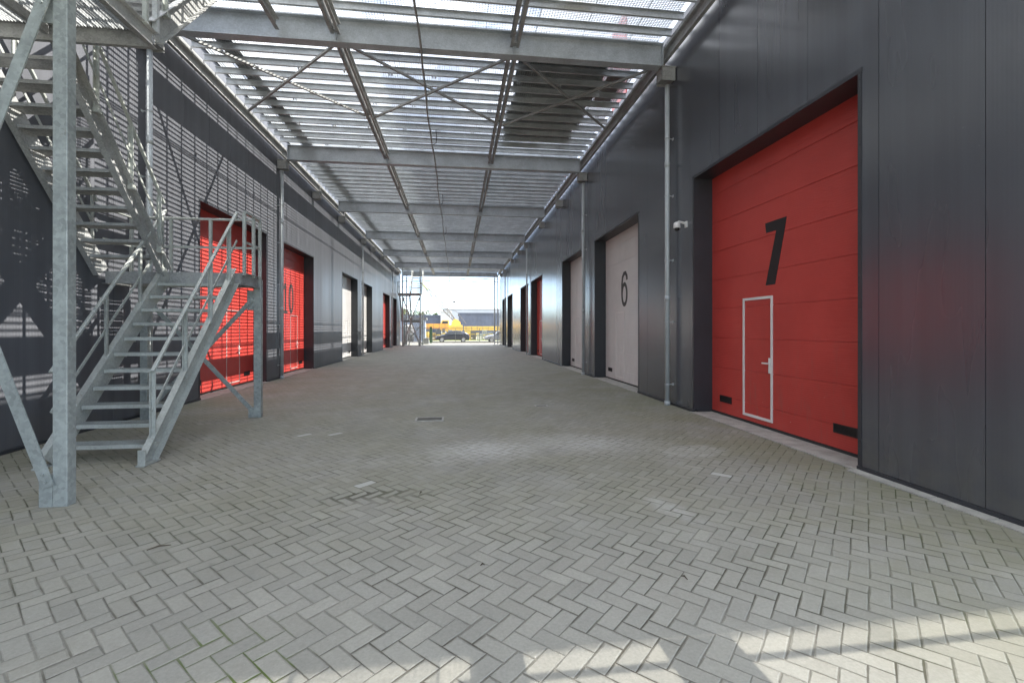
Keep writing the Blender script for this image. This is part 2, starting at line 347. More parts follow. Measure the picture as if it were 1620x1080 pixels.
# ------------------------------------------------------------------ warehouses
XR, XL, REC = 4.53, -5.72, .37
Y_END = 47.9
def warehouse(side, doors, y0, ztop, clad):
    """side +1: wall face at XR looking to -X; side -1: wall face at XL looking to +X."""
    X = XR if side > 0 else XL
    root = empty('warehouse', (X+side*6, 25, 0))
    off = Vector((-X-side*6, -25, 0))
    def fin(mb, name, mat, par=root, **k):
        o = mb.build(name, mat, par, **k)
        if par is root: o.location = off
        return o
    W = MB(); seam = 1.0; t = .06; so_ = .4
    def skin(a, b_, z0, z1):   # cladding sheets between a and b_
        k = math.floor((a-so_)/seam+1e-6)
        while k*seam+so_ < b_:
            s0, s1 = max(a, k*seam+so_+.003), min(b_, (k+1)*seam+so_-.003)
            if s1-s0 > .02: W.box(min(X,X+side*t), max(X,X+side*t), s0, s1, z0, z1)
            k += 1
    ed = sorted(doors, key=lambda q: q[0]); cur = y0
    for (a, b_, *_r) in ed:
        skin(cur, a, .06, ztop); skin(a, b_, 4.5, ztop); cur = b_
    skin(cur, Y_END, .06, ztop)
    # body behind the sheets (also gives the reveals)
    Bd = MB(); xa, xb = X+side*(t+.003), X+side*(REC+.12)
    cur = y0+.01
    for (a, b_, *_r) in ed:
        Bd.box(min(xa,xb), max(xa,xb), cur, a-.003, 0, 4.5); cur = b_+.003
    Bd.box(min(xa,xb), max(xa,xb), cur, Y_END-.01, 0, 4.5)
    Bd.box(min(xa,xb), max(xa,xb), y0+.01, Y_END-.01, 4.503, ztop-.02)
    Bd.box(min(xb,X+side*12), max(xb,X+side*12), y0+.01, Y_END-.01, 0, ztop-.02)
    fin(Bd, 'wall_core', REV)
    tr = MB(); x0 = X-side*.012
    def bx(mb, xa, xb, *r): mb.box(min(xa,xb), max(xa,xb), *r)
    cur = y0
    for (a, b_, *_r) in ed:
        bx(tr, x0-side*.012, X+side*.02, cur, a, .0, .058)
        cur = b_
    bx(tr, x0-side*.012, X+side*.02, cur, Y_END, 0, .058)
    for (a, b_, *_r) in ed:     # folded corner trims round each opening
        bx(tr, X-side*.006, X+side*REC, a-.045, a+.004, .06, 4.5)
        bx(tr, X-side*.006, X+side*REC, b_-.004, b_+.045, .06, 4.5)
        bx(tr, X-side*.008, X+side*REC, a-.05, b_+.05, 4.494, 4.545)
    fin(tr, 'corner_trim', TRIM)
    cp = MB(); bx(cp, X-side*.05, X+side*.4, y0-.03, Y_END, ztop, ztop+.12); fin(cp, 'coping', TRIM)
    sc = W
    for (a, b_, *_r) in ed:
        if a > 20: continue
        for k in range(12):
            for yy in (a-.025, b_+.025):
                sc.tube([(X-side*.006, yy, .35+k*.37), (X-side*.014, yy, .35+k*.37)], .006, 6)
    fin(W, 'wall', clad)
    for (a, b_, *_r) in ed:
        th = MB(); bx(th, X-side*.06, X+side*(REC+.05), a-.05, b_+.05, -.03, .022); fin(th, 'threshold', CONC)
    for (a, b_, colr, num) in ed:
        xf = X+side*REC; mt = RED if colr == 'red' else GREY
        D = MB(); hs = [0.06,.36,.90,1.44,1.985,2.53,3.075,3.62,4.165,4.5]
        for q in range(9): bx(D, xf, xf+side*.05, a, b_, hs[q]+.003, hs[q+1]-.003)
        bx(D, xf+side*.008, xf+side*.045, a, b_, .06, 4.5)
        dr = fin(D, 'sectional_door', mt, bevel=.004)
        dr['label'] = ('bright red' if colr == 'red' else 'pale grey')+' sectional door'+(f' painted with a black {num}' if num else '')
        sb = MB(); bx(sb, xf-side*.006, xf+side*.05, a, b_, .022, .058); sb.build('bottom_seal', SEAL, dr)
        # wicket door
        sgn = 1
        w0, w1 = (a+1.90, a+2.64) if side > 0 else (a+1.96, a+2.72)
        fm = MB(); xo = xf-side*.012; fw = .042 if side > 0 else .028
        bx(fm, xo, xf+side*.01, w0, w0+fw, .14, 2.13); bx(fm, xo, xf+side*.01, w1-fw, w1, .14, 2.13)
        bx(fm, xo, xf+side*.01, w0+fw, w1-fw, 2.13-fw, 2.13); bx(fm, xo, xf+side*.01, w0+fw, w1-fw, .14, .14+fw)
        fm.build('wicket_frame', WHITE if (colr == 'red' and side > 0) else (PINKF if colr == 'red' else GFRM), dr)
        hy = w0+.06 if side > 0 else w1-.06; dirn = 1 if side > 0 else -1
        hd = MB(); bx(hd, xo-side*.012, xf, hy-.018, hy+.018, .91, 1.15)
        bx(hd, xo-side*.045, xo-side*.012, hy-.009, hy+.009, 1.055, 1.073)
        bx(hd, xo-side*.055, xo-side*.04, hy-.009 if dirn>0 else hy-.12, hy+.12 if dirn>0 else hy+.009, 1.053, 1.075)
        hd.build('handle', WHITE, dr, bevel=.003)
        for v0, v1 in ((a+.38, a+.75), (b_-.62, b_-.25)):
            if side > 0 and v0 > a+1: v0, v1 = b_-.63, b_-.27
            vg = MB(); xo2 = xf-side*.01
            bx(vg, xo2, xf+side*.01, v0, v1, .26, .285); bx(vg, xo2, xf+side*.01, v0, v1, .355, .38)
            bx(vg, xo2, xf+side*.01, v0, v0+.02, .285, .355); bx(vg, xo2, xf+side*.01, v1-.02, v1, .285, .355)
            for q in range(5): bx(vg, xo2+side*.002, xf-side*.001, v0+.02, v1-.02, .29+q*.013, .296+q*.013)
            bx(vg, xf-side*.002, xf+side*.004, v0+.02, v1-.02, .285, .355)
            vg.build('vent_grille', BLACK, dr)
        if num:
            d = MB(); xs_ = xf-side*.0025; th_ = side*.004
            if num == '7':
                poly = [(6.23,3.29),(6.73,3.29),(6.71,3.13),(6.47,3.13),(6.72,2.30),(6.49,2.30)]
                d.prism(poly, 'x', min(xs_, xs_+th_), max(xs_, xs_+th_))
                # tessellation-safe: stroke outline replaced by two convex pieces
                d = MB(); lo, hi = min(xs_, xs_+th_), max(xs_, xs_+th_)
                d.prism([(6.25,3.29),(6.73,3.29),(6.705,3.13),(6.285,3.13)], 'x', lo, hi)
                d.prism([(6.285,3.13),(6.475,3.13),(6.72,2.30),(6.50,2.30)], 'x', lo, hi)
            elif num == '6':
                cy = 12.87
                stroke(d, ell(cy, 2.63, .19, .30)[:-1], .12, xs_, th_, True)
                stroke(d, [(cy+.19,2.63),(cy+.19,2.95),(cy+.15,3.14),(cy+.04,3.24),(cy-.1,3.25),(cy-.19,3.14),(cy-.2,3.04)], .12, xs_-side*.0015, th_)
            elif num == '10':
                cy = 17.2
                stroke(d, [(cy,2.26),(cy,3.25)], .13, xs_, th_); stroke(d, [(cy-.2,2.23),(cy+.2,2.23)], .09, xs_-side*.001, th_); stroke(d, [(cy-.17,3.05),(cy,3.24)], .1, xs_-side*.0015, th_)
                stroke(d, ell(cy+.56, 2.74, .19, .49)[:-1], .13, xs_, th_, True)
            d.build('door_number', DIGIT if num == '7' else DIGIT6, dr)
    # downpipes with hopper and brackets
    for yp in (9.1, 15.5, 28.35, 41.2):
        px = X-side*.13; p = MB(); p.tube([(px,yp,.02),(px,yp,6.72)], .048, 14)
        dp = fin(p, 'downpipe', PIPE, smooth=True)
        for zz in (.45,1.75,3.05,4.4,5.6):
            q = MB(); q.tube([(px,yp,zz-.012),(px,yp,zz+.012)], .056, 12); q.bar((px,yp,zz),(X,yp,zz), .012, .012); q.bar((X-side*.004,yp-.03,zz),(X-side*.004,yp+.03,zz),.008,.05)
            q.bar((px,yp+.05,zz),(px,yp+.075,zz),.02,.016)
            q.build('pipe_bracket', GALV, dp)
        for zc in (2.2, 5.0): c = MB(); c.tube([(px,yp,zc),(px,yp,zc+.11)], .054, 14); c.build('pipe_collar', PIPE, dp, smooth=True)
        c = MB(); c.tube([(px,yp,.012),(px,yp,.10)], .06, 14); c.build('pipe_shoe', PIPE, dp, smooth=True)
    return root
rdoors = [(4.65,8.25,'red','7'),(10.95,14.55,'grey','6'),(15.75,19.2,'grey',''),(23.85,27.45,'red',''),(28.6,32.05,'red',''),(36.7,40.3,'grey',''),(41.45,44.9,'grey','')]
ldoors = [(11.0,14.6,'red',''),(15.7,19.2,'red','10'),(23.85,27.45,'grey',''),(28.6,32.05,'grey',''),(36.7,40.3,'red',''),(41.45,44.9,'red','')]
wr = warehouse(1, rdoors, 2.24, 7.75, CLAD)
tag(wr, 'long anthracite clad warehouse on the right with the red roller door numbered 7', 'warehouse')
wl = warehouse(-1, ldoors, -6.0, 8.0, CLAD2)
tag(wl, 'long anthracite clad warehouse on the left with the red door numbered 10, striped by shadow', 'warehouse')
# upper storey of the right-hand building, above the deck
u = MB(); U0, U1, UT = 2.22, Y_END, 18.7
k = 0; y = U0
while y < U1-.1:
    y2 = min(y+1.19, U1); u.box(XR+.03, XR+.09, y+.004, y2-.004, 7.9, UT); y = y2
u.box(XR+.094, XR+12, U0+.01, U1-.01, 7.9, UT-.02)
uo = u.build('upper_storey', UPPER, wr); uo.location = (-XR-6, -25, 0)
u = MB(); u.box(XR, XR+12.1, U0-.02, U1, UT, UT+.12); uo = u.build('roof', TRIM, wr); uo.location = (-XR-6, -25, 0)
for yy in (5.0, 11.2, 17.5, 24, 30.3, 36.6, 43):
    q = MB(); q.box(XR-.0, XR+.029, yy+.6, yy+1.7, 7.92, 10.2); o = q.build('upper_door', RED, wr); o.location = (-XR-6, -25, 0)

# ------------------------------------------------------------------ steel canopy deck
CAN = empty('steel_canopy', (0, 0, 0))
tag(CAN, 'galvanised steel grating deck on beams spanning the lane between both warehouses', 'canopy')
BY = [-3.75, 2.68, 9.1, 15.52, 21.95, 28.37, 34.8, 41.22, 47.65]
xl, xr = -5.42, 4.28
ZB, ZT = 7.07, 7.55
bm = MB(); bm.ibeam((xl,0,(ZB+ZT)/2), (xr,0,(ZB+ZT)/2), ZT-ZB, .2, .02, .012)
for xx in (xl+.012, xr-.012): bm.bar((xx,0,ZB+.02),(xx,0,ZT-.02), .18, .02, (1,0,0))
for xx in (-2.28, 1.15): bm.bar((xx,0,ZB+.02),(xx,0,ZT-.02), .18, .01, (1,0,0))
b0 = bm.build('beam', GALV_B, CAN)
for i, yb in enumerate(BY):
    o = b0 if i == 0 else inst(b0, (0,0,0)); o.location = (0, yb, 0)
# longitudinal pairs of channels below the purlins
for xx in (-2.28, 1.15):
    for i in range(len(BY)-1):
        a, b_ = BY[i]+.104, BY[i+1]-.104
        q = MB(); q.channel((xx-.035,a,7.31),(xx-.035,b_,7.31), .2, .06, -1); q.channel((xx+.035,a,7.31),(xx+.035,b_,7.31), .2, .06, 1)
        for yy in (a+.05, (a+b_)/2, b_-.05): q.box(xx-.031, xx+.031, yy-.05, yy+.05, 7.24, 7.38)
        q.build('longitudinal_beam', GALV_D, CAN)
q = MB(); q.channel((-3.36,2.8,7.31),(-3.36,9.0,7.31), .2, .07, 1); q.build('trimmer_beam', GALV_D, CAN)
# edge rails
for i in range(len(BY)-1):
    a, b_ = BY[i]+.01, BY[i+1]-.01
    for xx, sd in ((xl-.16,-1),(xr+.08,1)):
        q = MB(); q.channel((xx,a,7.3),(xx,b_,7.3), .26, .075, -sd, .01)
        q.bar((xx-sd*.02,a,7.485),(xx-sd*.02,b_,7.485), .05, .06)
        q.build('edge_rail', GALV_D, CAN)
# wall brackets under the edge rails
for yy in (9.1, 15.52, 19.1, 23.1, 28.37, 31.5, 35.4, 41.22, 44.5):
    for X, sd in ((XL,-1),(XR,1)):
        q = MB(); xi = X-sd*.02; xo = X-sd*.30; main = yy in (9.1,15.52,28.37,41.22)
        dz = 0 if main else .06
        q.box(min(xi,xo), max(xi,xo), yy-.11, yy+.11, 6.80+dz, 7.03+dz)
        q.box(min(xi+sd*.015,xo-sd*.02), max(xi+sd*.015,xo-sd*.02), yy-.15, yy+.15, 7.033+dz, 7.05+dz)
        q.box(min(xi,xo), max(xi,xo), yy-.14, yy-.12, 6.76+dz, 7.03+dz); q.box(min(xi,xo), max(xi,xo), yy+.12, yy+.14, 6.76+dz, 7.03+dz)
        for a_ in (-.05,.05): q.tube([(xo+sd*.06,yy-.14,6.9+dz+a_),(xo+sd*.06,yy-.155,6.9+dz+a_)], .012, 6)
        if not main: q.bar((xo+sd*.02,yy,7.05+dz),(xo+sd*.02,yy,7.45), .07, .012, (1,0,0))
        q.build('wall_bracket', GALV_D, CAN)
# purlins (channels) every half metre, some rows with grating clips
def purlin(xa, clips=0):
    q = MB(); q.channel((xa,0,7.602),(xr+.06,0,7.602), .145, .05, 1, .006)
    if clips:
        for xx in [xl+.9+(clips%2)*.4+j*1.0 for j in range(9)]:
            if xx > xr-.2 or xx < xa: continue
            for dx in (-.03,.03): q.box(xx+dx-.012, xx+dx+.012, -.045, .045, 7.500, 7.5292); q.box(xx+dx-.005, xx+dx+.005, -.004, .004, 7.475, 7.50)
    return q.build('purlin', GALV, CAN)
xpl = xl-.12
psrc = {(0,0): purlin(xpl), (0,1): purlin(xpl,1), (0,2): purlin(xpl,2), (1,0): purlin(-3.30)}
first = {}
rest = MB()
for i in range(len(BY)-1):
    for k in range(13):
        yy = BY[i]+.06+(k+.42)*(BY[i+1]-BY[i]-.1)/13
        short = 4.2 < yy < 8.05
        if yy < 2.7: rest.channel((xpl,yy,7.602),(xr+.06,yy,7.602), .145, .05, 1, .006); continue
        key = (1,0) if short else (0, (1+(k//3)%2) if (k%3 == 0 and 2 <= i < 6) else 0)
        src = psrc[key]
        if key not in first: o = src; first[key] = True
        else: o = inst(src, (0,0,0))
        o.location = (0, yy, 0)
o = rest.build('purlin', GALV, CAN); o['kind'] = 'stuff'
# grating panels: 1 bay each, bars along Y, cross rods along X
PITCH = .054
def grating(y0, y1, cut=None, PITCH=PITCH, hb=.003):
    q = MB(); x = xl+.02
    while x < xr-.02:
        segs = [(y0, y1)]
        if cut and x < cut[0]: segs = [(y0, cut[1]), (cut[2], y1)]
        for a, b_ in segs: q.box(x-hb, x+hb, a, b_, 7.674, 7.702)
        x += PITCH
    # narrow panel end strips
    k = 0
    for xx in [xl+.02+j*1.0 for j in range(1,10)]:
        if cut and xx < cut[0]: q.box(xx-.003, xx+.003, cut[2], y1, 7.677, 7.701); continue
        q.box(xx-.003, xx+.003, y0, y1, 7.677, 7.701)
    yy = y0+.05
    while yy < y1:
        xa = xl+.02
        if cut and cut[1] < yy < cut[2]: xa = cut[0]
        q.box(xa, xr-.02, yy-.0022, yy+.0022, 7.688, 7.7035); yy += .045
    return q
grating(BY[0]+.01, BY[1]-.01, None, .0265, .003).build('grating_panel', GALV, CAN)  # unseen bay, bars set closer to dim the sun on the paving
gp = grating(.0, BY[2]-BY[1]-.02).build('grating_panel', GALV, CAN); gp.location = (0, BY[2]+.01, 0)
for i in range(3, len(BY)-1): o = inst(gp, (0, BY[i]+.01, 0))
grating(BY[1]+.01, BY[2]-.01, (-3.34, 4.25, 8.0)).build('grating_panel', GALV, CAN)
# wind braces: three crosses in the half bay after the first visible beam
ya, ym = 9.22, 12.3
xsb = [xl+.05, -2.28, 1.15, xr-.05]
for a, b_ in zip(xsb[:-1], xsb[1:]):
    q = MB(); q.bar((a+.08,ya,7.20),(b_-.1,ym,7.20), .045, .045); q.build('wind_brace', GALV_D, CAN)
    q = MB(); q.bar((b_-.08,ya,7.135),(a+.1,ym,7.135), .045, .045); q.build('wind_brace', GALV_D, CAN)
# end truss at the far mouth
q = MB()
ye = 47.95
q.bar((xl,ye,6.93),(xr,ye,6.93), .06, .06); q.bar((xl,ye,6.60),(xr,ye,6.60), .05, .05)
n_ = 8
for i in range(n_):
    xa = xl+(xr-xl)*i/n_; xb = xl+(xr-xl)*(i+1)/n_
    if i % 2: q.bar((xa,ye,6.9),(xb,ye,6.62), .035, .035, (0,1,0))
    else: q.bar((xa,ye,6.62),(xb,ye,6.9), .035, .035, (0,1,0))
q.build('end_truss', GALV, CAN)
for xx in (4.02, 4.36, -5.1):
    q = MB(); q.bar((xx,ye+.12,0),(xx,ye+.12,7.4), .12, .12, (0,1,0)); q.box(xx-.13, xx+.13, ye, ye+.26, .012, .035); q.build('post', GALV, CAN)

# the deck carries on round the near end of the right-hand building
q = MB(); x = xr-.01
while x < 9.4: q.box(x-.003, x+.003, -3.7, 2.212, 7.676, 7.702); x += .0265  # out of view; bars packed closer to weaken the sun patch below
q.build('grating_panel', GALV, CAN)
q = MB()
for yy in (-3.4,-2.9,-2.4,-1.9,-1.43,-.93,-.43,.07,.57,1.07,1.57,2.07): q.channel((xr+.05,yy,7.61),(9.4,yy,7.61), .12, .05, 1, .006)
o = q.build('purlin', GALV, CAN); o['kind'] = 'stuff'
for xx in (5.33, 9.3):
    q = MB(); q.ibeam((xx,-3.7,7.3),(xx,2.21,7.3), .3, .22); q.build('longitudinal_beam', GALV_D, CAN)
for xx, yy in ((9.3,-3.6),(9.3,2.0)):
    q = MB(); q.box(xx-.08, xx+.08, yy-.08, yy+.08, .02, 7.14); q.build('post', GALV, CAN)

# things lying on the deck
q = MB(); random.seed(5)
gx, gy = 8, 14; base = []
for j in range(gy+1):
    for i in range(gx+1):
        x = 1.45+2.1*i/gx; y = 9.4+5.2*j/gy; edge = i in (0,gx) or j in (0,gy)
        z = 7.712 if edge else 8.1+random.uniform(-.08,.08)-(.12 if (i in (1,gx-1) or j in (1,gy-1)) else 0)
        base.append((x+(random.uniform(-.08,.08)), y+random.uniform(-.08,.08), z))
fs = [(j*(gx+1)+i, j*(gx+1)+i+1, (j+1)*(gx+1)+i+1, (j+1)*(gx+1)+i) for j in range(gy) for i in range(gx)]
q.add(base, fs); under = [(p[0],p[1],7.709) for p in base]; o_ = len(base)
q.add(under, [tuple(reversed(f)) for f in fs])
o = q.build('tarpaulin_stack', TARP); tag(o, 'dark tarpaulin covering a low stack on the grating deck, seen from below', 'tarpaulin')
def crate(name, x0,x1,y0,y1,z0,z1, mat, label, cat):
    q = MB(); q.box(x0+.03,x1-.03,y0+.03,y1-.03,z0+.02,z1-.02)
    for xx in (x0,x1-.05):
        for yy in (y0,y1-.05): q.box(xx,xx+.05,yy,yy+.05,z0,z1)
    for zz in (z0+.001,z1-.05):
        for yy in (y0+.003,y1-.043): q.box(x0+.05,x1-.05,yy,yy+.04,zz,zz+.045)
        for xx in (x0+.003,x1-.043): q.box(xx,xx+.04,y0+.05,y1-.05,zz,zz+.045)
    o = q.build(name, mat); tag(o, label, cat); return o
crate('steel_crate', 3.62, 4.1, 10.4, 11.8, 7.709, 8.0, RED, 'red steel crate on the grating deck beside the tarpaulin', 'crate')
YEL = plain('yellow_paint', (.72,.50,.12), .5); ORA = plain('orange_paint', (.70,.34,.08), .5)
crate('storage_box', 1.85, 2.55, 7.55, 8.0, 7.709, 8.1, YEL, 'small yellow box standing on the deck grating', 'box')
# added tray-shaped strip along the deck, casts a shadow band on the left wall
q = MB(); q.box(-5.03,-4.70, 9.3, 47.2, 7.71, 7.716); q.box(-5.036,-5.03, 9.3, 47.2, 7.71, 7.77); q.box(-4.70,-4.694, 9.3, 47.2, 7.71, 7.77)
q.box(-5.03,-4.70, -3, 4.1, 7.71, 7.716)
tag(q.build('shadow_strip', GALV), 'long straight metal strip added on the deck to cast a shadow band on the left wall', 'added shadow strip')
# conduit under the beams
q = MB(); pts = []
yy = -3.
while yy < 47.2: pts.append((-.70+.02*math.sin(yy*.9)+.008*math.sin(yy*3.1), yy, 7.035+.006*math.sin(yy*2))); yy += .6
pts += [(-.7,47.4,7.03),(-.7,47.5,6.9),(-.66,47.5,6.42),(-.4,47.5,6.36),(4.0,47.5,6.33)]
q.tube(pts, .022, 8); cd = q.build('conduit', GALV_D, smooth=True)
tag(cd, 'thin grey conduit pipe running under the middle of the beams', 'pipe')
for yb in BY:
    q = MB(); q.box(-.73,-.67, yb-.05, yb+.05, 7.052, 7.068); q.build('pipe_clip', GALV_D, cd)
for yb in (13.6, 20.1, 26.4):
    q = MB(); q.tube([(-.68,yb,7.04),(-.60,yb+.03,7.1),(-.58,yb+.05,7.28),(-.6,yb+.05,7.5)], .012, 6); q.build('branch_wire', BLACK, cd)

# ------------------------------------------------------------------ stair tower
def stairs():
    T = empty('steel_staircase', (-4.5, 6.5, 0)); O = Vector((4.5,-6.5,0))
    def P(mb, name, mat=GALV_L, bevel=0):
        o = mb.build(name, mat, T, bevel=bevel); o.location = O; return o
    # flights: x range, foot (y,z), head (y,z), treads
    F = [(-4.66,-3.66,(5.87,0.),(8.05,2.52),11),(-5.58,-4.70,(7.98,2.52),(6.0,5.04),11),(-4.47,-3.5,(5.74,5.04),(7.98,7.58),11)]
    dark = GALV_D
    for fi, (x0,x1,(ya,za),(yb,zb),n) in enumerate(F):
        d = Vector((0,yb-ya,zb-za)).normalized()
        for xx, sd in ((x0,-1),(x1,1)):
            q = MB(); h = .24
            up = Vector((0,-d.z,d.y)) if yb > ya else Vector((0,d.z,-d.y))
            if up.z < 0: up = -up
            a = Vector((xx,ya,za+(.06 if fi == 0 else 0))); b_ = Vector((xx,yb,zb))
            if fi == 0: a = a - d*.0+Vector((0,0,.0))
            # channel with flanges turned outwards
            q.bar(a,b_, .010, h, up, 0, 0)
            s_ = 1 if xx == x1 else -1
            sx = s_*(1 if yb > ya else -1)
            q.bar(a,b_, .07, .012, up, sx*.04, h/2-.006); q.bar(a,b_, .07, .012, up, sx*.04, -h/2+.006)
            if fi == 0: q.box(min(xx-.01,xx+s_*.085), max(xx-.01,xx+s_*.085), ya-.14, ya+.16, .013, .03); q.box(min(xx,xx+s_*.08), max(xx,xx+s_*.08), ya-.12, ya-.105, .03, .2)
            P(q, 'stringer', GALV_L if fi == 0 else GALV_D)  # upper flights, treads too, get darker steel: their shade put into the colour
        # tread mesh
        t = MB(); wd = .23; X0, X1 = x0+.012, x1-.012
        for k in range(9): yy = -wd/2+wd*k/8; t.box(X0, X1, yy-.0022, yy+.0022, -.034, -.004)
        t.box(X0, X1, -wd/2-.008, -wd/2-.003, -.045, .0); t.box(X0, X1, wd/2+.003, wd/2+.008, -.045, .0)
        xx = X0+.02
        while xx < X1: t.box(xx-.0025, xx+.0025, -wd/2, wd/2, -.014, .001); xx += .028
        for xx in (X0, X1-.006): t.box(xx, xx+.006, -wd/2-.002, wd/2+.002, -.07, -.003)
        t0 = None
        for k in range(n):
            f = (k+1)/(n+1)
            loc = O+Vector((0, ya+(yb-ya)*f, za+(zb-za)*f+.02))
            if t0 is None: t0 = P(t, 'tread', GALV_L if fi == 0 else GALV_D); t0.location = loc
            else: inst(t0, loc)
        # rails
        off = .13
        for xx, s_ in ((x0,-1),(x1,1)):
            xr_ = xx+s_*.045
            zs = ([.04,.34,.63,.885] if s_ > 0 else [.09,.42,.725,.96]) if fi == 0 else [.08,.4,.72,.95]
            for f in zs:
                yy = ya+(yb-ya)*f; zz = za+(zb-za)*f
                q = MB(); q.bar((xr_,yy,zz+.12),(xr_,yy,zz+1.0), .05, .012, (0,1,0)); q.bar((xr_-s_*.02,yy-.02,zz+.12),(xr_-s_*.02,yy-.02,zz+1.0), .010, .04, (0,1,0)); q.box(xr_-.035, xr_+.035, yy-.035, yy+.035, zz+.09, zz+.10+.05)
                P(q, 'rail_post')
            ext = .0
            A = Vector((xr_, ya+(yb-ya)*.03, za+(zb-za)*.03)); B_ = Vector((xr_, yb, zb))
            q = MB(); q.bar(A+Vector((0,0,1.02)), B_+Vector((0,0,1.02)), .045, .035); P(q, 'handrail', bevel=.008)
            q = MB(); q.bar(A+Vector((0,0,.55)), B_+Vector((0,0,.55)), .035, .012, (1,0,0)); P(q, 'mid_rail')
    def landing(x0,x1,y0,y1,z,h=.2,name='landing'):
        q = MB()
        q.channel((x0,y0+.0,z-h/2),(x0,y1,z-h/2), h, .06, -1); q.channel((x1,y0,z-h/2),(x1,y1,z-h/2), h, .06, 1)
        q.channel((x0+.01,y0,z-h/2),(x1-.01,y0,z-h/2), h-.006, .05, -1); q.channel((x0+.01,y1,z-h/2),(x1-.01,y1,z-h/2), h-.006, .05, 1)
        q.bar(((x0+x1)/2,y0+.06,z-.09),((x0+x1)/2,y1-.06,z-.09), .05, .1)
        P(q, 'landing_frame', GALV_D)
        q = MB(); yy = y0+.07
        while yy < y1-.06: q.box(x0+.06, x1-.06, yy-.002, yy+.002, z-.012, z-.0); yy += .045
        xx = x0+.08
        while xx < x1-.06: q.box(xx-.003, xx+.003, y0+.065, y1-.065, z-.036, z-.002); xx += .032
        P(q, 'landing_grating', GALV)
    landing(-5.6,-3.55,8.06,8.68,2.54); landing(-5.6,-3.5,4.62,5.74,5.04)
    # landing guard rails
    def guard(pts, z, posts):
        for a, b_ in zip(pts[:-1], pts[1:]):
            q = MB(); q.bar((*a,z+1.04),(*b_,z+1.04), .045, .04); P(q, 'handrail', bevel=.008)
            q = MB(); q.bar((*a,z+.54),(*b_,z+.54), .012, .04); P(q, 'mid_rail')
        for p in posts:
            q = MB(); q.bar((*p,z-.02),(*p,z+1.02), .045, .045, (0,1,0)); P(q, 'rail_post')
    guard([(-3.52,8.1),(-3.52,8.71),(-5.64,8.71),(-5.64,8.06)], 2.52, [(-3.52,8.1),(-3.52,8.45),(-3.52,8.71),(-4.35,8.71),(-5.0,8.71),(-5.64,8.71)])
    guard([(-3.45,5.6),(-3.45,4.58),(-5.1,4.58),(-5.64,4.58),(-5.64,5.6)], 5.04, [(-3.45,5.55),(-3.45,5.1),(-3.72,4.58),(-4.4,4.58),(-5.64,4.6),(-5.64,5.2)])
    # columns
    def col(x, y, z1, w, d, foot=True):
        q = MB(); q.box(x-w/2, x+w/2, y-d/2, y+d/2, .012, z1)
        o = P(q, 'column', COLM, bevel=.006)
    col(-3.52, 4.58, 7.55, .12, .10); col(-5.15, 4.58, 7.55, .12, .10)
    col(-3.57, 8.76, 2.5, .12, .10); col(-5.45, 8.76, 2.5, .12, .10)
    q = MB(); q.box(-3.69,-3.581,4.532,4.60,.012,.30); P(q,'gusset_plate',COLM); q = MB(); q.box(-5.087,-4.98,4.53,4.60,.012,.30); P(q,'gusset_plate',COLM)
    q = MB(); q.box(-3.70,-3.583,4.56,4.574,4.35,4.62); P(q,'gusset_plate',COLM)
    q = MB(); q.box(-5.087,-4.97,4.56,4.574,4.35,4.62); P(q,'gusset_plate',COLM)
    def brace(a, b_, w, t=.012, bolts=True):
        q = MB(); a = Vector(a); b_ = Vector(b_); d = (b_-a).normalized()
        q.bar(a, b_, t, w, Vector((-d.z,0,d.x)))
        if bolts:
            for e, s_ in ((a,1),(b_,-1)):
                for r in (.05,.12): p = e+d*s_*r; q.tube([p+Vector((0,-.02,0)), p+Vector((0,-.004,0))], .014, 6)
        P(q, 'brace', COLM)
    brace((-3.60,4.515,.20),(-5.08,4.515,4.45), .10); brace((-5.08,4.50,.20),(-3.60,4.50,4.60), .10)
    brace((-3.64,8.69,.14),(-5.40,8.69,2.15), .075); brace((-5.40,8.705,.14),(-3.64,8.705,2.15), .075)
    for g_ in ((-3.72,-3.632,8.715,8.73,.012,.2),(-3.74,-3.632,8.715,8.73,1.95,2.3),(-5.388,-5.3,8.715,8.73,.012,.2)): P(MB().box(*g_),'gusset_plate',COLM)
    # hangers that hold the upper landing
    for x, y in ((-3.46,5.74),(-5.6,5.74)):
        q = MB(); q.bar((x,y,5.04),(x,y,7.5), .05, .05, (0,1,0)); P(q, 'hanger', GALV)
    return T
ST = stairs(); tag(ST, 'near galvanised steel staircase with braced columns in front of the left wall', 'staircase')
ST2 = copy_tree(ST); ST2.location = (ST.location.x+.12, ST.location.y+39.3, 0)
ST2['label'] = 'distant steel stair tower at the far left of the lane by the open end'

# ------------------------------------------------------------------ camera on wall, drains, small things
q = MB(); q.box(XR-.02, XR, 8.50, 8.58, 3.62, 3.74); q.tube([(XR-.02,8.54,3.70),(XR-.16,8.54,3.73),(XR-.2,8.54,3.70)], .022, 10)
sc_ = empty('security_camera', (XR, 8.54, 3.6)); tag(sc_, 'white dome security camera on a wall arm beside the red door numbered 7', 'security camera')
o = q.build('arm', WHITE, sc_); o.location = (-XR,-8.54,-3.6)
q = MB(); q.tube([(XR-.2,8.54,3.72),(XR-.2,8.54,3.70),(XR-.2,8.54,3.62),(XR-.2,8.54,3.60)], [.03,.06,.068,.06], 16); o = q.build('housing', WHITE, sc_, smooth=True); o.location = (-XR,-8.54,-3.6)
q = MB(); q.tube([(XR-.2,8.54,3.6),(XR-.2,8.54,3.57),(XR-.2,8.54,3.55),(XR-.2,8.54,3.542)], [.052,.048,.03,.006], 16); o = q.build('dome', GLASS_B, sc_, smooth=True); o.location = (-XR,-8.54,-3.6)
IRON = plain('cast_iron', (.10,.095,.08), .7, .2, .3, 20)
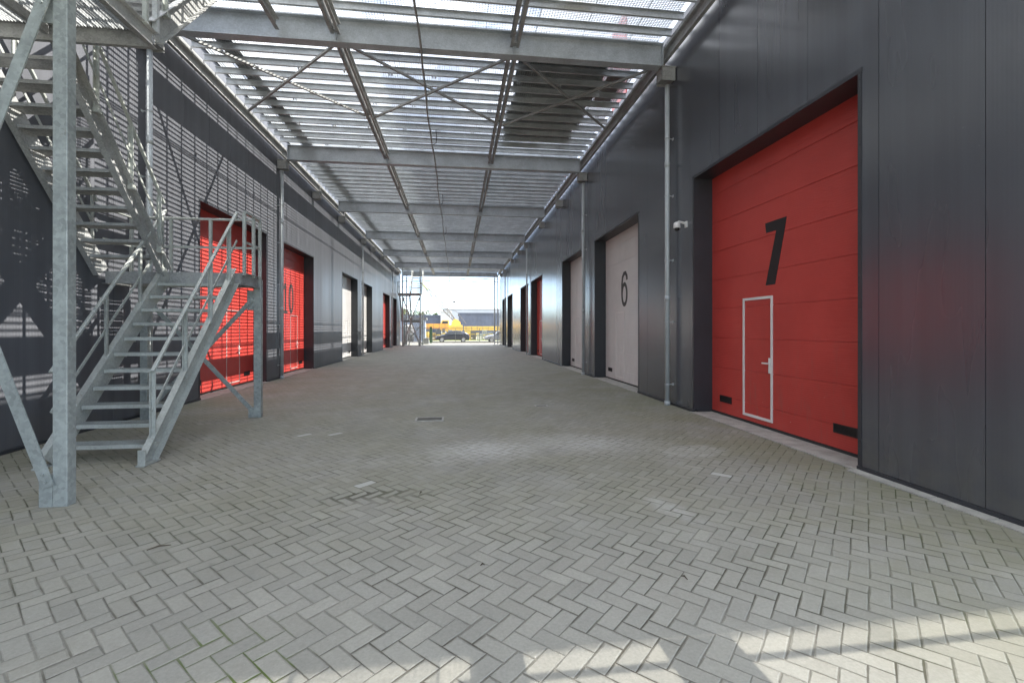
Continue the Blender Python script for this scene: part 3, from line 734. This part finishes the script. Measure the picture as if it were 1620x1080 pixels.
def drain(x, y, w, d, name, label, cat):
    r = empty(name, (x,y,0)); tag(r, label, cat)
    q = MB(); t = .035; z = .022
    q.box(-w/2,w/2,-d/2,-d/2+t,-.02,z); q.box(-w/2,w/2,d/2-t,d/2,-.02,z); q.box(-w/2,-w/2+t,-d/2+t,d/2-t,-.02,z); q.box(w/2-t,w/2,-d/2+t,d/2-t,-.02,z)
    q.build('frame', CONC, r)
    q = MB(); n = int((w-2*t)/.035)
    for k in range(n): xx = -w/2+t+.01+(w-2*t-.02)*k/n; q.box(xx, xx+.02, -d/2+t, d/2-t, -.01, z-.004)
    q.box(-w/2+t, w/2-t, -.012, .012, -.012, z-.006); q.box(-w/2+t, w/2-t, -d/2+t, d/2-t, .0125, .0145)
    q.build('grate', IRON, r)
drain(-.47, 8.17, .50, .34, 'gully_grate', 'rectangular cast iron gully grate set in the paving left of the pale patch', 'drain')
drain(1.75, 9.3, .28, .2, 'valve_cover', 'small dark square cover in the paving nearer the right wall', 'drain')
# concrete edging blocks along the right wall
random.seed(11)
q = MB(); y = 2.4
while y < 4.5:
    L_ = random.uniform(.38,.5); 
    q.box(XR-.16, XR-.03, y, y+L_-.012, -.02, .024); y += L_
tag(q.build('edging', CONC), kind='structure')
# twigs and a dead leaf
TW = plain('twig_brown', (.06,.045,.03), .9)
for i,(x,y,L_,a) in enumerate([(-2.2,3.55,.14,.5),(-.35,4.45,.05,1.2),(.16,3.05,.03,.2),(1.45,2.72,.05,2.)]):
    q = MB(); q.tube([(x,y,.022),(x+L_*.5*math.cos(a),y+L_*.5*math.sin(a),.034),(x+L_*math.cos(a),y+L_*math.sin(a),.022)], [.003,.006,.002], 6)
    tag(q.build('twig', TW), 'small dark twig fragment lying on the paving', 'twig', 'bits of twig on the paving')

# ------------------------------------------------------------------ beyond the open end
# sliding gate
GT = empty('sliding_gate', (.8,52,0)); tag(GT, 'grey sliding gate of thin vertical bars across the far end of the lane', 'gate')
DG = plain('gate_grey', (.16,.17,.17), .5)
q = MB(); q.bar((-2.7,0,.16),(5.2,0,.16), .09, .14); q.bar((-2.7,0,1.72),(5.2,0,1.72), .05, .05)
for xx in (-2.7,-.1,2.6,5.2): q.bar((xx,0,.2),(xx,0,1.7), .06, .06, (0,1,0))
o = q.build('frame', DG, GT); o.location = (-.8,0,0)
q = MB(); xx = -2.6
while xx < 5.2: q.box(xx-.01, xx+.01, -.01, .01, .23, 1.9); xx += .125
o = q.build('bars', DG, GT); o.location = (-.8,0,0)
GREEN = plain('green_paint', (.05,.10,.06), .5)
q = MB(); q.box(-2.98,-2.70,51.6,51.9,0,1.85); q.box(-3.0,-2.68,51.58,51.92,1.85,1.9); o = q.build('gate_post', GREEN); tag(o, 'dark green box-shaped gate post at the left end of the sliding gate', 'gate post')
q = MB(); q.box(-3.55,-2.95,49.6,50.1,.012,.62); q.box(-3.58,-2.92,49.57,50.13,.62,.68); q.box(-3.45,-3.05,49.585,49.6,.2,.5); o = q.build('gate_motor_box', plain('box_grey',(.22,.23,.24),.5)); tag(o, 'low grey motor cabinet standing beside the green gate post', 'cabinet')
# fence left of the gate
FN = empty('mesh_fence', (-9,52,0)); tag(FN, 'grey bar fence continuing left of the green gate post behind the stair tower', 'fence')
q = MB(); q.bar((-12,0,.15),(6,0,.15),.05,.05); q.bar((-12,0,1.75),(6,0,1.75),.05,.05); q.build('rails', DG, FN)
q = MB(); xx=-12
while xx < 6: q.box(xx-.01,xx+.01,-.01,.01,.05,1.9); xx += .125
q.build('bars', DG, FN)
FN2 = copy_tree(FN); FN2.location = (17.4,52,0); FN2['label'] = 'grey bar fence continuing right beyond the end of the sliding gate'
# cars
CARG = plain('car_paint_dark', (.06,.065,.085), .25, .4); CARS = plain('car_paint_silver', (.30,.31,.33), .28, .4); WIN = plain('car_glass', (.02,.025,.03), .08); TYRE = plain('tyre', (.02,.02,.02), .8); RIM = plain('rim', (.5,.5,.5), .3, .6)
LAMP = plain('tail_lamp', (.55,.01,.01), .2); HL = plain('head_lamp', (.7,.72,.72), .15)
def car(loc, paint, label, rz=0):
    C = empty('parked_car', loc, rz); tag(C, label, 'car', 'cars parked beyond the gate')
    # profile in x (front at -x), z ; lofted across y
    prof = [(-2.08,.30),(-2.12,.52),(-2.0,.72),(-1.55,.86),(-1.05,.95),(-.45,1.38),(.1,1.47),(.95,1.45),(1.55,1.22),(1.95,1.0),(2.05,.85),(2.08,.5),(2.0,.28)]
    nn = len(prof); q = MB(); secs = [(-.86,.92,.86),(-.84,1.,.97),(-.55,1.,1.),(.55,1.,1.),(.84,1.,.97),(.86,.92,.86)]
    vs = []
    for (yy, sx, sz) in secs:
        for (x, z) in prof:
            inset = max(0, (z-.95)/.52)*.22
            vs.append((x*(sx if abs(x)>1.5 else 1), yy-math.copysign(inset, yy), .28+(z-.28)*(sz if z<.98 else 1)))
    fs = []
    for s_ in range(len(secs)-1):
        for k in range(nn-1): fs.append((s_*nn+k, s_*nn+k+1, (s_+1)*nn+k+1, (s_+1)*nn+k))
        fs.append((s_*nn+nn-1, s_*nn, (s_+1)*nn, (s_+1)*nn+nn-1))
    fs.append(tuple(range(nn))); fs.append(tuple((len(secs)-1)*nn+k for k in range(nn-1,-1,-1)))
    q.add(vs, fs); q.build('body', paint, C, smooth=True)
    for s_ in (-1,1):
        q = MB(); ya, yb = s_*.872, s_*.70
        def wnd(pts): q.add([(x, s_*(.872-max(0,(z-.95)/.52)*.22)+s_*.004, z) for x, z in pts]+[(x, s_*(.85-max(0,(z-.95)/.52)*.22)-s_*.02, z) for x, z in pts], [(0,1,2,3),(4,5,6,7),(0,1,5,4),(1,2,6,5),(2,3,7,6),(3,0,4,7)])
        wnd([(-.85,.98),(.05,.98),(.05,1.38),(-.4,1.34)]); wnd([(.12,.98),(1.2,.98),(1.0,1.37),(.12,1.40)])
        q.build('side_window', WIN, C)
    q = MB(); q.add([(-1.03,-.68,.985),(-1.03,.68,.985),(-.5,.56,1.37),(-.5,-.56,1.37),(-1.0,-.68,.95),(-1.0,.68,.95),(-.45,.56,1.33),(-.45,-.56,1.33)],[(0,1,2,3),(4,7,6,5),(0,4,5,1),(1,5,6,2),(2,6,7,3),(3,7,4,0)]); q.build('windscreen', WIN, C)
    for x in (-1.32,1.28):
        for s_ in (-1,1):
            t = MB(); t.tube([(x,s_*.68,.31),(x,s_*.885,.31)], .31, 20); tw = t.build('wheel', TYRE, C, smooth=True)
            t = MB(); t.tube([(x,s_*.886,.31),(x,s_*.897,.31)], .2, 16); t.build('rim', RIM, tw)
    for s_ in (-1,1):
        t = MB(); t.box(1.93,2.075,min(s_*.58,s_*.83),max(s_*.58,s_*.83),.80,.98); t.build('tail_light', LAMP, C)
        t = MB(); t.box(-2.06,-1.9,min(s_*.5,s_*.8),max(s_*.5,s_*.8),.62,.74); t.build('headlight', HL, C)
    return C
car((-.45,57.2,.006), CARG, 'dark grey hatchback parked behind the middle of the gate, facing left')
car((5.6,56.6,.006), CARS, 'silver car half hidden by the gantry post at the right end of the gate')
# yard behind: grass strip
q = MB(); q.add([(-60,64,.01),(60,64,.01),(60,70,.01),(-60,70,.01)],[(0,1,2,3)]); tag(q.build('verge', gmat('verge_grass',(.10,.13,.03),(.18,.2,.06),.8)), kind='structure')
# crawler crane
YL = plain('crane_yellow', (.72,.50,.12), .45); YG = plain('crane_grey', (.12,.12,.12), .6)
CR = empty('crawler_crane', (-.6,76,0)); tag(CR, 'yellow crawler crane with its thin lattice jib leaning up to the left', 'crane')
q = MB()
for yy in (-1.8,1.2): 
    q.prism([(-2.8,.25),(-2.5,0),(2.5,0),(2.8,.25),(2.8,.7),(2.5,1.0),(-2.5,1.0),(-2.8,.7)],'y',yy,yy+.65)
q.build('tracks', YG, CR)
q = MB(); q.prism([(-.9,1.25),(1.5,1.25),(1.7,1.6),(1.6,2.3),(.9,2.4),(.6,2.3),(-.9,2.3)],'y',-1.3,1.3); q.box(-1,1,-1,1,1.0,1.25); q.build('body', YL, CR)
cb = MB(); cb.prism([(-2.0,1.3),(-.6,1.3),(-.6,3.1),(-1.7,3.1),(-2.05,2.3)],'y',-1.62,-.5); cb = cb.build('cab', YL, CR)
q = MB(); q.prism([(-1.85,2.15),(-.75,2.15),(-.75,2.95),(-1.6,2.95)],'y',-1.64,-1.6); q.build('cab_window', WIN, cb)
q = MB()   # jib
A = Vector((.8,0,2.6)); B_ = Vector((-4.7,0,8.9)); d = (B_-A).normalized(); nrm = Vector((-d.z,0,d.x)); Lj = (B_-A).length
def jw_(t): return .75*min(1, .25+t*2.2)*min(1, .28+(1-t)*1.6)
for s1 in (-1,1):
    for s2 in (-1,1):
        pts = [A+d*Lj*t+nrm*s1*jw_(t)*.5+Vector((0,s2*jw_(t)*.5,0)) for t in (0,.3,.5,.7,.85,1)]
        q.tube(pts, .08, 6)
for k in range(12):
    t0, t1 = k/12, (k+1)/12; s_ = 1 if k%2 else -1
    for s2 in (-1,1): q.tube([A+d*Lj*t0+nrm*s_*jw_(t0)*.5+Vector((0,s2*jw_(t0)*.5,0)), A+d*Lj*t1-nrm*s_*jw_(t1)*.5+Vector((0,s2*jw_(t1)*.5,0))], .035, 5)
q.build('lattice_jib', YG, CR)
q = MB(); q.tube([B_+Vector((-.4,0,.5)), B_+Vector((.7,0,-.8))], .28, 8); q.build('jib_head', plain('jib_head_green', (.35,.40,.25), .5), CR)
q = MB(); q.tube([(1.0,0,2.6),(-1.7,0,5.6)], .05, 6); q.tube([(-1.7,0,5.6),(-2.6,0,5.2)], .07, 6); q.tube([(-1.7,-.4,5.6),(-1.7,.4,5.6)], .06, 6); q.tube([(2.2,.3,2.6),(.6,.3,4.6),(-1.7,.3,5.6)], .03, 5); q.build('mast', YG, CR)
q = MB(); q.prism([(-.2,2.3),(1.3,2.3),(1.25,2.8),(.8,3.2),(.3,3.3),(-.1,2.9)],'y',-.5,.5); q.build('winch_housing', YL, CR)
# long orange boom sections lying in the yard
def boomlying(x0, x1, y, z0, z1, mat, label):
    r = empty('boom_section', ((x0+x1)/2, y, 0)); tag(r, label, 'crane boom', 'crane booms stored in the yard')
    cx = (x0+x1)/2; q = MB(); L_ = x1-x0
    q.box(-L_/2, L_/2, -.35, .35, z0+.1, z1); q.build('beam', mat, r)
    q = MB(); n = int(L_/.9)
    for k in range(n): xx = -L_/2+.3+k*.9; q.box(xx, xx+.05, -.36, -.352, z0+.12, z1-.02)
    q.build('ribs', YG, r)
    q = MB()
    for k in range(5): xx = -L_/2+.5+k*(L_-1.5)/4; q.box(xx, xx+.4, -.5, .5, .01, z0+.1)
    q.build('trestles', YG, r)
boomlying(-12, -1.2, 73, 1.6, 2.5, ORA, 'orange boom section on trestles left of the crane')
boomlying(1.2, 14, 73.5, 1.35, 2.1, YL, 'yellow boom section on trestles right of the crane')
boomlying(-9, 3.5, 70.8, .55, 1.05, YL, 'low yellow boom section lying in front of the crane')
boomlying(4.2, 13, 71.2, .3, .95, YL, 'short yellow boom section lying low behind the silver car')
random.seed(21)
RUST = plain('rust_brown', (.20,.12,.07), .8, 0, .3); BLUG = plain('steel_blue_grey', (.22,.25,.3), .6)
for i in range(16):
    x = -6+i*.85; h = random.uniform(.9,1.6); m_ = random.choice([YL, RUST, BLUG, WHITE, GALV_L, YG])
    q = MB(); L_ = random.uniform(.5,.8); n = random.randint(3,5)
    for k in range(n): q.box(-L_/2,L_/2,-.4,.4,.05+k*h/n,.05+(k+.7)*h/n)
    for sx in (-1,1): q.box(sx*L_/2-.04,sx*L_/2+.04,-.42,.42,.01,h)
    o = q.build('steel_rack', m_); o.location = (x, 67.5+random.uniform(-.8,.8), 0)
    tag(o, 'low rack of stacked steel parts in the yard between the cars and the crane', 'rack', 'racks of steel parts in the yard')
q = MB(); q.tube([(0,0,.15),(0,0,.3),(0,0,2.0),(0,0,2.2)], [.5,.75,.75,.4], 18)
for k in range(3): a = k*2.1; q.box(math.cos(a)*.6-.05, math.cos(a)*.6+.05, math.sin(a)*.6-.05, math.sin(a)*.6+.05, 0, .3)
o = q.build('storage_tank', YG, smooth=True); o.location = (-6.0,58,0); tag(o, 'dark upright storage tank seen through the far stair tower', 'tank')
# far buildings
def hall(name, x0,x1,y0,y1,h,mat,label, roofm, slant=0, ribs=0):
    r = empty(name, ((x0+x1)/2,(y0+y1)/2,0)); tag(r, label, 'building'); w_, d_ = (x1-x0)/2, (y1-y0)/2
    q = MB(); q.box(-w_,w_,-d_,d_,0,h)
    if ribs:
        xx = -w_+ribs/2
        while xx < w_: q.box(xx-.06,xx+.06,-d_-.05,-d_,0.01,h-.02); xx += ribs
    q.build('wall', mat, r)
    q = MB(); q.box(-w_-.2,w_+.2,-d_-.2,d_+.2,h,h+.3); q.build('roof', roofm, r)
    return r
DBL = plain('blue_grey_cladding', (.085,.10,.14), .5, 0, .2, .5); LGT = plain('light_cladding', (.42,.44,.46), .5, 0, .08, .3)
h1 = hall('warehouse', -12, -3.6, 108, 125, 4.7, DBL, 'low blue grey hall far away left of the crane', DBL, ribs=1.2)
h2 = hall('warehouse', .6, 24, 104, 122, 5.1, DBL, 'dark ribbed hall far away right of the crane', DBL, ribs=.9)
h3 = hall('warehouse', -3.4, -1.3, 100, 112, 5.4, LGT, 'narrow pale block between the two dark far halls', LGT)
h4 = hall('warehouse', -3.6, 14.5, 132, 160, 7.3, LGT, 'large pale roofed hall rising behind the dark far hall', LGT)
for xx in (-3.,.2,5.8):
    q = MB(); q.box(xx-.25,xx+.25,-13,-12.5,7.6,8.3); q.build('roof_vent', LGT, h4)
hall('shed', -8.2, -4.2, 62.5, 64.5, 2.9, BLUG, 'small blue grey site shed behind the left fence', YG)
# trees
LEAF = [plain('leaf_green', (.075,.115,.03), .7, 0, .3, 2), plain('leaf_olive', (.10,.12,.045), .7, 0, .3, 2)]
BARK = plain('bark', (.08,.065,.05), .9)
def tree(x, y, h, r, seed, lm, label):
    random.seed(seed); T = empty('broadleaf_tree', (x,y,0)); tag(T, label, 'tree', 'trees behind the far halls')
    q = MB(); q.tube([(0,0,0),(.05,0,h*.3),(0,.1,h*.6),(.1,0,h*.85)], [.28,.2,.12,.03], 8)
    cl = []
    for k in range(7):
        a = random.uniform(0,6.28); z0 = h*random.uniform(.3,.6); e = Vector((math.cos(a)*r*.7, math.sin(a)*r*.7, z0+h*.22)); q.tube([(0,0,z0),e*.5+Vector((0,0,z0*.5)),e],[.09,.06,.02],5); cl.append(e)
    q.build('trunk', BARK, T)
    q = MB()
    for k in range(16): a = random.uniform(0,6.28); rr = r*random.uniform(0,.85)**.6; zz = h*random.uniform(.42,.93); rr *= (1-.6*max(0,(zz/h-.6)/.4)); cl.append(Vector((math.cos(a)*rr, math.sin(a)*rr, zz)))
    for c in cl:
        R0 = r*random.uniform(.25,.42)
        for k in range(85):
            dv = Vector((random.gauss(0,1),random.gauss(0,1),random.gauss(0,.8))).normalized()*R0*random.uniform(.4,1.05); p = c+dv
            a = Vector((random.gauss(0,1),random.gauss(0,1),random.gauss(0,1))).normalized(); b_ = a.cross(Vector((random.gauss(0,1),random.gauss(0,1),random.gauss(0,1)))).normalized(); s_ = random.uniform(.10,.22)
            q.add([p-a*s_, p+b_*s_*.6, p+a*s_, p-b_*s_*.6], [(0,1,2,3)])
    q.build('crown', lm, T)
for i,(x,y,h,r,lb) in enumerate([(-20.5,150,9.6,3.3,'tall rounded tree far left, behind the stair tower'),(-16.5,146,8.8,2.8,'bushy tree between the stair tower and the crane jib'),(-12.8,149,8.6,2.7,'low olive green tree left of the crane jib'),(-9.6,146,8.0,2.3,'small green tree right behind the crane jib'),(-6.8,148,7.2,2.0,'smallest tree of the far row, beside the pale hall'),(-25,148,8.8,3.2,'leftmost broad tree of the far row')]):
    tree(x, y, h, r, 40+i, LEAF[i%2], lb)
# bird
q = MB(); q.tube([(-.28,0,0),(-.15,0,.02),(.05,0,.03),(.22,0,.02),(.32,0,.02)], [.01,.06,.08,.05,.01], 8)
q.add([(-.02,.05,.05),(.14,.05,.05),(.02,.45,.2),(-.14,.75,.12),(-.1,.42,.19),(-.02,.05,.04),(.14,.05,.04),(.02,.45,.19),(-.14,.75,.11),(-.1,.42,.18)], [(0,1,2,4),(4,2,3),(9,7,6,5),(8,7,9),(0,5,6,1),(1,6,7,2),(2,7,8,3),(3,8,9,4),(4,9,5,0)])
q.add([(-.02,-.05,.05),(.14,-.05,.05),(.02,-.45,.2),(-.14,-.75,.12),(-.1,-.42,.19),(-.02,-.05,.04),(.14,-.05,.04),(.02,-.45,.19),(-.14,-.75,.11),(-.1,-.42,.18)], [(0,1,2,4),(4,2,3),(9,7,6,5),(8,7,9),(0,5,6,1),(1,6,7,2),(2,7,8,3),(3,8,9,4),(4,9,5,0)])
o = q.build('bird', plain('bird_grey',(.12,.12,.13),.8)); o.location = (-.67*.6+.1,42*1.2,4.6); o.rotation_euler = (R_(12), R_(20), R_(35)); o.scale = (1,1,1)
tag(o, 'grey bird in flight against the pale sky above the crane', 'bird')
